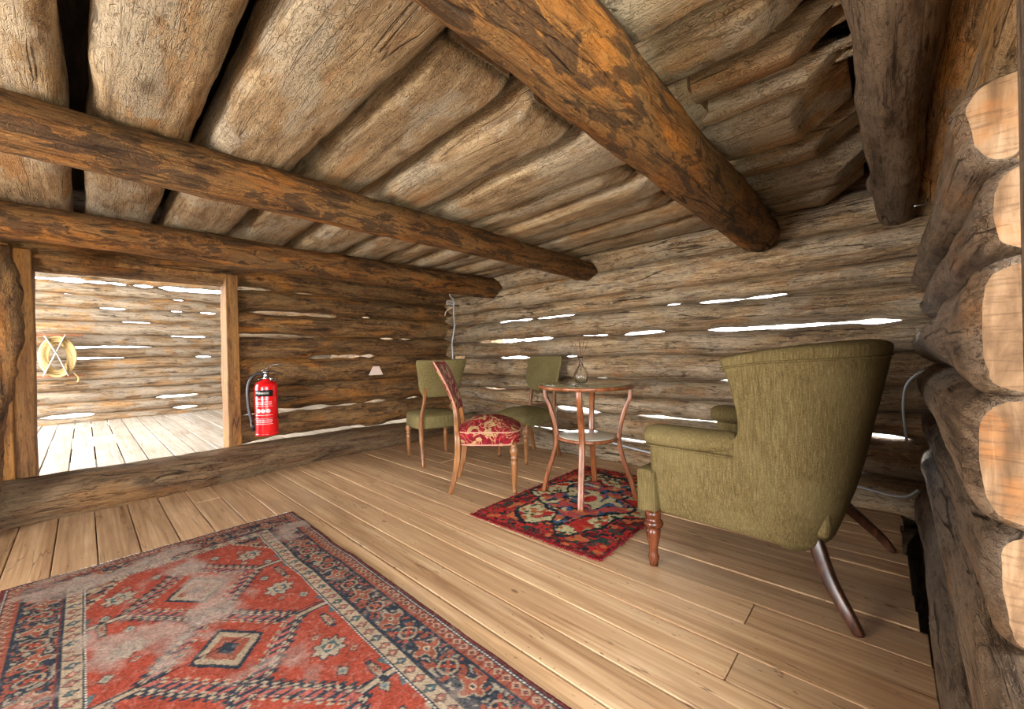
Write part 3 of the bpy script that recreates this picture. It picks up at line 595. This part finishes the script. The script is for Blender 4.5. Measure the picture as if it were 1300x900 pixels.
# ------------------------------------------------------------------ chairs
def legprof(h, r=.021):
    """turned front leg, from the foot up"""
    P = [(0, .6), (.03, .62), (.04, .85), (.055, .85), (.065, .6), (.09, .62), (.30, .78), (.55, .95), (.62, 1.0), (.66, .72), (.68, 1.05), (.70, 1.05), (.72, .8), (.80, 1.25), (.85, 1.3), (.88, .95), (.90, 1.0), (1, 1.0)]
    return [(r*b, h*a) for a, b in P]
def dome_seat(name, mat, parent, w0, w1, dep, z0, z1, dome, n=26, front=.20):
    """trapezoid upholstered seat: w0 front width, w1 rear width"""
    m = n; V = []; Fc = []
    def outline(k):
        a = 2*PI*k/(4*m); ca, sa = math.cos(a), math.sin(a); e = .42; x = math.copysign(abs(ca)**e, ca); y = math.copysign(abs(sa)**e, sa); w = w1+(w0-w1)*(x+1)/2
        return x*dep/2+(.018*(1-y*y) if x > 0 else 0), y*w/2
    N = 4*m; rings = [(.90, z0), (.97, z0+.004), (1., z0+.018), (1., z1-.02), (.985, z1-.004), (.95, z1+.006)]
    for s_ in (.85, .72, .56, .38, .18): rings.append((s_, z1+.006+dome*(1-(s_/.95)**2.2)))
    for sc, z in rings:
        for k in range(N): x, y = outline(k); V.append((x*sc+front, y*sc, z))
    for i in range(len(rings)-1):
        for k in range(N): Fc.append((i*N+k, i*N+(k+1) % N, (i+1)*N+(k+1) % N, (i+1)*N+k))
    Fc.append(tuple(range(N))[::-1]); b = (len(rings)-1)*N; V.append((front, 0, z1+.006+dome)); 
    for k in range(N): Fc.append((b+k, b+(k+1) % N, len(V)-1))
    o = link(name, mesh(name, V, Fc), mat, parent)
    return o, [(outline(k)[0]+front, outline(k)[1]) for k in range(N)]
def back_panel(name, mat, parent, wf, z0, z1, x0, lean, th=.035, curve=.03, nz=16, ny=14):
    """wf(t) half width; panel from z0 to z1 leaning back, hollow towards the sitter"""
    def P(t, s, side):
        w = wf(t); y = s*w; z = z0+(z1-z0)*t; x = x0-lean*t-.5*lean*t*t+curve*(s*s)*(w/.19)**2+side*th*(1-.55*abs(s)**6)*(1-.35*(2*t-1)**8); return (x, y, z)
    V = []; Fc = []
    ring = [(-1+2*j/ny, .5) for j in range(ny+1)]+[(1-2*j/ny, -.5) for j in range(ny+1)]; N = len(ring)
    for i in range(nz+1):
        t = i/nz
        for s, sd in ring: V.append(P(t, s, sd))
    for i in range(nz):
        for k in range(N): Fc.append((i*N+k, i*N+(k+1) % N, (i+1)*N+(k+1) % N, (i+1)*N+k))
    for i0, fl in ((0, 0), (nz*N, 1)):
        for j in range(ny):
            q = (i0+j, i0+j+1, i0+N-2-j, i0+N-1-j); Fc.append(q if fl else q[::-1])
    o = link(name, mesh(name, V, Fc), mat, parent); b = o.modifiers.new('bevel', 'BEVEL'); b.width = .010; b.segments = 3; b.limit_method = 'ANGLE'; b.angle_limit = math.radians(50)
    edge = [P(i/nz, -1, 0) for i in range(nz+1)]+[P(1, -1+2*j/ny, 0) for j in range(1, ny)]+[P(1-i/nz, 1, 0) for i in range(nz+1)]
    return o, edge
def chair(label, loc, rz, fab, wood, wf, z0, z1, seatz=(.30, .395), dome=.055, w=(.42, .36), dep=.40, lean=.075, group=None, top=.0, trim=None, xb=-.215):
    t = thing('dining_chair', label, 'chair', loc, rz, group); h = seatz[0]+.005
    seat, out = dome_seat('seat', MAT[fab], t, w[0], w[1], dep, seatz[0], seatz[1], dome, front=0.0)
    tube('piping', [(x*1.002, y*1.002, seatz[0]+.012) for x, y in out[::2]], .0045, MAT[trim or fab], seat, 6, closed=True)
    tube('piping', [(x*.992, y*.992, seatz[1]-.004) for x, y in out[::2]], .004, MAT[trim or fab], seat, 6, closed=True)
    for s in (-1, 1):
        lathe('leg', legprof(h+.02), MAT[wood], t, 20, Matrix.Translation((dep/2-.035, s*(w[0]/2-.035), 0)))
        y = s*(w[1]/2-.02); yt = s*(wf(.12)*.86)
        pts = smooth_path([(-.245, y*1.02, 0), (-.212, y, .12), (-.192, y, .25), (-.190, y, .36), (-.200, (y+yt)/2, z0-.10), (xb+.004, yt, z0-.01), (xb-.01, yt, z0+.08)], 5)
        m_ = len(pts); tube('leg', pts, [(.0135+.006*math.sin(PI*min(1, i/m_*1.4)), .0125+.004*math.sin(PI*min(1, i/m_*1.4))) for i in range(m_)], MAT[wood], t, 12, square=True)
    bk, edge = back_panel('backrest', MAT[fab], t, wf, z0, z1, xb, lean)
    tube('piping', edge, .0045, MAT[trim or fab], bk, 6)
    return t
wf_shield = lambda t: interp([0, .06, .2, .5, .8, .93, 1], [.12, .15, .172, .188, .205, .215, .210], t)
wf_round = lambda t: interp([0, .05, .13, .25, .5, .8, .95, 1], [.10, .145, .178, .198, .208, .212, .208, .196], t)
wf_waist = lambda t: interp([0, .15, .4, .7, .9, 1], [.13, .142, .162, .185, .192, .18], t)
MAT['trimred'] = simple('pale_red_braid', '#b98672', .8)
chair('red and beige floral dining chair with honey wood legs, standing left of the small rug', (-2.045, 1.925, 0), math.radians(42), 'damask', 'oak', wf_waist, .53, .86, (.31, .405), .075, (.46, .40), .42, .10, trim='trimred')
chair('olive green dining chair seen from behind in the corner, behind the red floral chair', (-2.96, 2.11, 0), math.radians(163), 'olive2', 'oak', wf_shield, .56, .865, (.29, .40), .03, (.42, .37), .39, .06)
chair('olive green dining chair facing the view, between the red floral chair and the round table', (-2.345, 2.655, 0), math.radians(-97), 'olive2', 'oak', wf_round, .565, .875, (.30, .39), .05, (.43, .36), .40, .05)

# ------------------------------------------------------------------ round table
t_ = thing('side_table', 'round red-brown side table with four curved legs on the small rug', 'table', (-1.395, 2.155, .0150), math.radians(24))
tp = lathe('tabletop', [(.0, .668), (.286, .668), (.296, .671), (.298, .678), (.298, .686), (.293, .690), (.28, .690), (.0, .690)], MAT['cherry'], t_, 72)
lathe('inlay', [(0, .690), (.274, .690), (.276, .6915), (.270, .693), (0, .693)], MAT['tabletop'], tp, 72)
sh = lathe('shelf', [(0, .352), (.186, .352), (.190, .356), (.190, .366), (.186, .369), (0, .369)], MAT['cherry'], t_, 56)
lathe('inlay', [(0, .369), (.172, .369), (.174, .3705), (.170, .372), (0, .372)], MAT['shelfglass'], sh, 56)
for k in range(4):
    a = k*PI/2; pts = smooth_path([(.286, 0, 0), (.262, 0, .10), (.222, 0, .22), (.196, 0, .33), (.200, 0, .42), (.232, 0, .54), (.262, 0, .61), (.264, 0, .668)], 6)
    tube('leg', pts, [(.0135, .0175)]*len(pts), MAT['cherry'], t_, 12, square=True, mat4=Matrix.Rotation(a, 4, 'Z'))
# vase and dry stems
vz = .7090
vs = thing('glass_vase', 'clear cut-glass bulb vase standing on the round table', 'vase', (-1.42, 2.14, vz))
lathe('body', [(.020, 0), (.030, .004), (.040, .020), (.044, .042), (.040, .066), (.027, .092), (.0145, .112), (.011, .135), (.0125, .158), (.0165, .168), (.0140, .168), (.0095, .152), (.0085, .120), (.012, .108), (.024, .090), (.036, .064), (.040, .042), (.036, .022), (.026, .010), (.0, .008)], MAT['glass'], vs, 42, facet=.09)
ft = thing('dried_stems', 'thin dried flower stems standing in the glass vase', 'dried flowers', (-1.42, 2.14, vz+.012))
r_ = random.Random(6)
for k in range(7):
    a = r_.uniform(0, 2*PI); l = r_.uniform(.22, .31); s = r_.uniform(.02, .07); kx, ky = math.cos(a)*s, math.sin(a)*s
    st = tube('stem', smooth_path([(0, 0, .0), (kx*.08, ky*.08, .13), (kx*.5, ky*.5, .13+(l-.13)*.5), (kx, ky, l)], 4), .0011, MAT['twig'], ft, 5)
    for j in range(4):
        bm = bmesh.new(); bmesh.ops.create_icosphere(bm, subdivisions=1, radius=.0035); bmesh.ops.translate(bm, verts=bm.verts, vec=(kx*(1-.1*j)+r_.uniform(-.01, .01), ky*(1-.1*j)+r_.uniform(-.01, .01), l-.015*j)); link('bud', from_bm(bm, 'bud'), MAT['twig'], st)

# ------------------------------------------------------------------ armchair
ac = thing('armchair', 'large olive corduroy armchair with flared back, standing on the right', 'armchair', (-.405, 2.045, 0), math.radians(178))
def ushape(uf, ub, w, rc, N, nf=None):
    """plan curve front-left -> back -> front-right (u forward, n sideways)"""
    pts = []; Ls = max(uf-(ub+rc), .01); ns = 7; m = N-2*ns; arc = PI*rc/2; Lb = 2*(w-rc); T = 2*arc+Lb
    for i in range(ns): pts.append((uf-Ls*i/ns, w))
    for i in range(m+1):
        s = T*i/m
        if s < arc: a = s/rc; pts.append((ub+rc-rc*math.sin(a), w-rc+rc*math.cos(a)))
        elif s < arc+Lb: pts.append((ub, w-rc-(s-arc)))
        else: a = (s-arc-Lb)/rc; pts.append((ub+rc-rc*math.cos(a), -(w-rc)-rc*math.sin(a)))
    for i in range(1, ns+1): pts.append((ub+rc+Ls*i/ns, -w))
    return pts
ub = lambda z: interp([.2, .3, .5, .7, .95], [-.245, -.285, -.330, -.370, -.425], z)
wd = lambda z: interp([.2, .3, .45, .6, .8, .95], [.395, .425, .440, .440, .442, .452], z)
def shell(name, rows, N, th, parent, bev=2, rot=0):
    V = []; Fc = []
    for (uf, zf, zb, rc) in rows:      # front reach, height at the front edge, height at the back
        for j, (u, n_) in enumerate(ushape(uf, ub((zf+zb)/2), wd((zf+zb)/2), rc, N)):
            s = abs(2*j/N-1); k = s**2.2; z = zb*(1-k)+zf*k; pts = None; V.append((u, n_, z))
    M_ = N+1
    for i in range(len(rows)-1):
        for j in range(N): Fc.append((i*M_+j, i*M_+j+1, (i+1)*M_+j+1, (i+1)*M_+j))
    o = link(name, mesh(name, V, Fc), MAT['olive'], parent); m1 = o.modifiers.new('thick', 'SOLIDIFY'); m1.thickness = th; m1.offset = -1
    m2 = o.modifiers.new('sub', 'SUBSURF'); m2.levels = m2.render_levels = bev; return o, V
rows = [(.33, .222, .222, .17), (.335, .23, .23, .20), (.335, .31, .31, .22), (.335, .43, .43, .24), (.335, .52, .52, .25), (.33, .553, .56, .25), (.05, .563, .585, .26), (-.01, .575, .60, .26), (-.012, .64, .65, .27), (.0, .71, .72, .28), (.02, .79, .81, .29), (.045, .850, .895, .29), (.052, .872, .922, .29)]
fr, BV = shell('upholstered_shell', rows, 40, .075, ac); bk = fr
tubep = [Vector(BV[(len(rows)-3)*41+j])*.28+Vector(BV[(len(rows)-2)*41+j])*.72+Vector((0, 0, .0)) for j in range(41)]
cen = Vector((0, 0, 0))
tube('piping', [p+Vector((p.x+.1, p.y, 0)).normalized()*.002 for p in tubep], .0042, MAT['olive'], bk, 6)
for s in (-1, 1):
    V = []; Fc = []; N = 28
    prof = [(-.02, .80), (.05, .92), (.15, 1), (.26, 1.02), (.32, .98), (.348, .80), (.358, .45)]
    for i, (u, sc) in enumerate(prof):
        for k in range(N):
            a = 2*PI*k/N; V.append((u, s*(.392+.068*math.cos(a)*sc), .545+.012*(u < .1)*(.1-u)/.12+.05*math.sin(a)*sc))
    for i in range(len(prof)-1):
        for k in range(N): Fc.append((i*N+k, i*N+(k+1) % N, (i+1)*N+(k+1) % N, (i+1)*N+k))
    Fc.append(tuple(range(N))[::-1]); Fc.append(tuple((len(prof)-1)*N+k for k in range(N)))
    ar = link('armrest', mesh('armrest', V, Fc), MAT['olive'], ac); m2 = ar.modifiers.new('sub', 'SUBSURF'); m2.levels = m2.render_levels = 2
    tube('piping', [(u, s*(.462), .515) for u in (-.0, .1, .2, .30)]+[(.345, s*.44, .515)], .004, MAT['olive'], ar, 6)
def soft(name, lo, hi, parent, bev, crown=0, sub=2):
    bm = bmesh.new(); box_bm(bm, lo, hi, 0); bmesh.ops.subdivide_edges(bm, edges=bm.edges[:], cuts=5, use_grid_fill=True)
    c = [(a+b)/2 for a, b in zip(lo, hi)]; d = [(b-a)/2 for a, b in zip(lo, hi)]
    for v_ in bm.verts:
        x, y, z = [(v_.co[i]-c[i])/d[i] for i in range(3)]; k = (1-x*x)*(1-y*y)
        if z > .9: v_.co.z += crown*k
    o = link(name, from_bm(bm, name), MAT['olive'], parent); b = o.modifiers.new('bevel', 'BEVEL'); b.width = bev; b.segments = 4; b.limit_method = 'ANGLE'; b.angle_limit = math.radians(50); return o
V = []; Fc = []
for i in range(9):      # padded inside of the back
    z = .38+i*.064; w_ = .30+.02*i/8
    for j in range(13):
        q = -1+j/6; V.append((ub(z)+.115+.16*q**4*.8+.02*math.sin(PI*i/8), q*w_, z))
for i in range(8):
    for j in range(12): Fc.append((i*13+j, i*13+j+1, i*13+j+14, i*13+j+13))
ib = link('backrest', mesh('backrest', V, Fc), MAT['olive'], ac); m1 = ib.modifiers.new('thick', 'SOLIDIFY'); m1.thickness = .07; m1.offset = 0; m1 = ib.modifiers.new('sub', 'SUBSURF'); m1.levels = m1.render_levels = 2
st = soft('seat', (-.26, -.335, .25), (.35, .335, .40), ac, .03, .05)
sf = soft('seat_front', (.30, -.443, .222), (.385, .443, .405), ac, .028, 0)
tube('piping', [(.303, -.445, .23), (.303, -.447, .40)], .004, MAT['olive'], sf, 6); tube('piping', [(.303, .445, .23), (.303, .447, .40)], .004, MAT['olive'], sf, 6)
ap = [(0, .60), (.02, .64), (.035, .80), (.05, .64), (.06, .58), (.075, .62), (.10, .80), (.135, 1.0), (.15, 1.05), (.158, .72), (.165, 1.25), (.178, 1.45), (.19, 1.25), (.197, .8), (.205, 1.1), (.235, 1.1)]
for s in (-1, 1):
    lathe('leg', [(.029*b, a) for a, b in ap], MAT['mahog'], ac, 24, Matrix.Translation((.325, s*.415, 0)))['label'] = 'turned front leg'
    pts = smooth_path([(-.335-.05*(s < 0), s*.385, 0), (-.308-.045*(s < 0), s*.38, .05), (-.262-.03*(s < 0), s*.350, .12), (-.225, s*.312, .20), (-.20, s*.29, .27)], 5)
    tube('leg', pts, [(.014+.012*i/len(pts), .014+.006*i/len(pts)) for i in range(len(pts))], MAT['walnut'], ac, 12, square=True)['label'] = 'dark curved rear leg'

# ------------------------------------------------------------------ fire extinguisher
ex = thing('fire_extinguisher', 'red fire extinguisher with black hose hanging on the left log wall', 'extinguisher', (-3.645, 1.0, .305), math.radians(-32))
bd = lathe('cylinder', [(.066, 0), (.078, .004), (.081, .018), (.081, .375), (.077, .398), (.062, .415), (.036, .428), (.026, .432), (.024, .440)], MAT['red'], ex, 40)
lathe('base_ring', [(.074, -.006), (.0825, -.004), (.083, .012), (.079, .016)], MAT['red'], ex, 40)
def wrap(name, a0, a1, z0, z1, mat, r=.0818, n=10):
    V = []; Fc = []
    for i in range(n+1):
        a = a0+(a1-a0)*i/n
        for q, z in ((r, z0), (r, z1), (r-.002, z1), (r-.002, z0)): V.append((q*math.cos(a), q*math.sin(a), z))
    for i in range(n):
        for k in range(4): Fc.append((i*4+k, i*4+(k+1) % 4, i*4+4+(k+1) % 4, i*4+4+k))
    Fc.append((3, 2, 1, 0)); Fc.append((n*4, n*4+1, n*4+2, n*4+3)); return link(name, mesh(name, V, Fc), mat, bd)
wrap('label_band', -.85, .85, .305, .355, MAT['black'])['label'] = 'black band with small grey print'
MAT['greyprint'] = simple('grey_print', '#a8a49c', .5)
for k in range(7): wrap('print_mark', -.48+k*.14, -.48+k*.14+(.10, .07, .09, .10, .06, .09, .10)[k], .322, .338+(.0, .003)[k % 2], MAT['greyprint'], .0828, 2)
rnd = random.Random(2)
for z, h, a in ((.283, .007, .45), (.262, .004, .8), (.252, .004, .75), (.242, .004, .78), (.228, .003, .82), (.13, .004, .8), (.12, .004, .75), (.11, .004, .8), (.10, .004, .7), (.088, .003, .82), (.158, .003, .82)):
    x = -a
    while x < a-.05:
        w = rnd.uniform(.05, .22) if h > .003 else 2*a; w = min(w, a-x); wrap('print_line', x, x+w, z, z+h*.8, MAT['white'], .0817, max(2, int(w*8))); x += w+.04
for a in (-.42, 0, .42):
    bm = bmesh.new(); bmesh.ops.create_cone(bm, segments=20, radius1=.016, radius2=.016, depth=.0016, cap_ends=True)
    link('pictogram', from_bm(bm, 'pictogram'), MAT['white'], bd, Matrix.Rotation(a, 4, 'Z') @ Matrix.Translation((.0815, 0, .192)) @ Matrix.Rotation(PI/2, 4, 'Y'))
    bm = bmesh.new(); bmesh.ops.create_cone(bm, segments=3, radius1=.009, radius2=.004, depth=.0016, cap_ends=True)
    link('pictogram', from_bm(bm, 'pictogram'), MAT['red'], bd, Matrix.Rotation(a, 4, 'Z') @ Matrix.Translation((.0825, 0, .192)) @ Matrix.Rotation(PI/2, 4, 'Y'))
vl = lathe('valve', [(.022, .438), (.024, .446), (.017, .452), (.017, .485), (.020, .488), (.020, .498), (.010, .502)], MAT['chrome'], ex, 20)
tube('handle', smooth_path([(0, -.03, .495), (0, .02, .50), (0, .075, .492), (0, .12, .47)], 4), [(.004, .011)]*13, MAT['black'], vl, 10)
tube('lever', smooth_path([(0, -.035, .500), (0, .015, .53), (0, .07, .553), (0, .115, .558)], 4), [(.003, .011)]*13, MAT['chrome'], vl, 10)
tube('hose', smooth_path([(0, -.02, .475), (.0, -.06, .482), (.01, -.105, .44), (.02, -.125, .36), (.025, -.118, .22), (.03, -.10, .12), (.04, -.085, .055)], 6), .0115, MAT['black'], ex, 12)
lathe('nozzle', [(.012, 0), (.013, .04), (.010, .07)], MAT['black'], ex, 14, Matrix.Translation((.041, -.082, .035)) @ Matrix.Rotation(.15, 4, 'X'))
tube('hose_strap', [(.083*math.cos(a), .083*math.sin(a), .13) for a in [2*PI*k/30 for k in range(30)]], (.0015, .008), MAT['black'], ex, 6, closed=True)
tube('hanger', smooth_path([(-.085, -.10, .435), (-.09, .0, .44), (-.075, .06, .43), (-.035, .05, .43)], 3), .004, MAT['chrome'], ex, 8)
box('wall_hook', (-.10, -.012, .36), (-.083, .012, .44), MAT['chrome'], ex, .002)

# ------------------------------------------------------------------ cables and small things
c1 = thing('cable', 'thin white cable hanging down the corner behind the green chair', 'cable', (-3.70, 2.93, 0))
tube('sheath', smooth_path([(-.02, .0, 1.66), (-.03, .0, 1.60), (.02, .005, 1.55), (.035, 0, 1.48), (.035, 0, 1.36), (.045, 0, 1.25), (.015, 0, 1.12), (-.005, 0, 1.05), (.0, 0, .90), (.01, 0, .70)], 5), .006, MAT['cable'], c1, 8)
tube('loop', smooth_path([(.02, 0, 1.52), (-.05, -.02, 1.54), (-.06, -.02, 1.50), (.0, -.02, 1.50), (.06, -.02, 1.48), (.09, -.02, 1.51)], 4), .005, MAT['cable'], c1, 6)
tube('tie', smooth_path([(.03, -.01, 1.46), (-.06, -.03, 1.42), (-.09, -.03, 1.37)], 3), .006, MAT['palepink'], c1, 6)
c2 = thing('cable', 'thin white cable running low along the back wall to the right corner', 'cable', (0, 2.86, 0))
tube('sheath', smooth_path([(-1.75, 0, .20), (-1.3, .01, .15), (-.9, 0, .14), (-.5, .01, .17), (-.2, 0, .155), (-.05, .0, .135), (.04, -.02, .14), (.085, -.05, .19)], 6), .006, MAT['cable'], c2, 8)
c3 = thing('cable', 'short curved white cable hanging in the right rear corner', 'cable', (.04, 2.86, 0))
tube('sheath', smooth_path([(.085, -.03, .78), (.05, -.02, .76), (.012, 0, .70), (.0, 0, .60), (.004, 0, .50), (.01, 0, .42)], 6), .006, MAT['cable'], c3, 8)
def tri(name, label, cat, pts, th, loc, mat, rz):
    V = [(0, y, z) for y, z in pts]+[(th, y, z) for y, z in pts]; n = len(pts); Fc = [tuple(range(n))[::-1], tuple(range(n, 2*n))]+[(i, (i+1) % n, n+(i+1) % n, n+i) for i in range(n)]
    o = link(name, mesh(name, V, Fc), mat, None, Matrix.Translation(loc) @ Matrix.Rotation(rz, 4, 'Z'), False); o['label'] = label; o['category'] = cat
tri('paper_tag', 'small pale triangular tag fixed to the left log wall', 'tag', [(-.075, 0), (.075, 0), (.035, .085), (-.03, .085)], .006, (-3.735, 1.99, .725), MAT['palepink'], 0)
o = box('wood_block', (-.055, 0, 0), (.055, .05, .03), MAT['pale'], None, .003, mat4=Matrix.Translation((-3.52, 2.87, .865))); o['label'] = 'small pale raw wood block on the back wall above the corner chair'; o['category'] = 'block'
hk = thing('steel_loop', 'small square steel loop hanging beside the right ceiling beam', 'hook', (.112, 2.74, 1.60))
tube('ring', [(-.022, 0, -.028), (.022, 0, -.028), (.026, 0, 0), (.022, 0, .028), (-.022, 0, .028), (-.026, 0, 0)], .004, MAT['chrome'], hk, 6, closed=True); tube('hanger', [(0, 0, .028), (0, 0, .12)], .002, MAT['chrome'], hk, 6)
# rope coil on its bracket in the further room
br = thing('wall_bracket', 'brown wooden bracket on the far wall holding the rope coil', 'bracket', (-8.86, -.36, .70))
for z in (0, .60): box('crossbar', (-.02, -.10, z), (.02, .36, z+.035), MAT['brownmetal'], br, .004)
tube('arm', smooth_path([(.02, -.1, .61), (.05, -.13, .60), (.05, -.14, .5), (.02, -.1, .44)], 4), .014, MAT['brownmetal'], br, 8)
rp = thing('rope_coil', 'coil of cream rope with crossed white straps on the far wall', 'rope', (-8.80, -.25, 1.02))
r_ = random.Random(8)
for k in range(8):
    a = .10+.011*k; b = .20+.012*k; tube('rope_loop', [(-.02+.006*k+.01*math.sin(3*q+k), 0+a*math.cos(q), -.03+b*math.sin(q)+.02*math.sin(k)) for q in [2*PI*j/36 for j in range(36)]], .015, MAT['rope'], rp, 8, closed=True)
tube('strap', [(.06, -.14, -.30), (.075, -.03, .0), (.06, .08, .30)], (.045, .008), MAT['strap'], rp, 8); tube('strap', [(.07, .10, -.30), (.085, .0, .0), (.07, -.12, .28)], (.045, .008), MAT['strap'], rp, 8)
tube('tail', smooth_path([(.0, .15, -.26), (.0, .2, -.33), (.0, .19, -.40)], 3), .01, MAT['rope'], rp, 6)
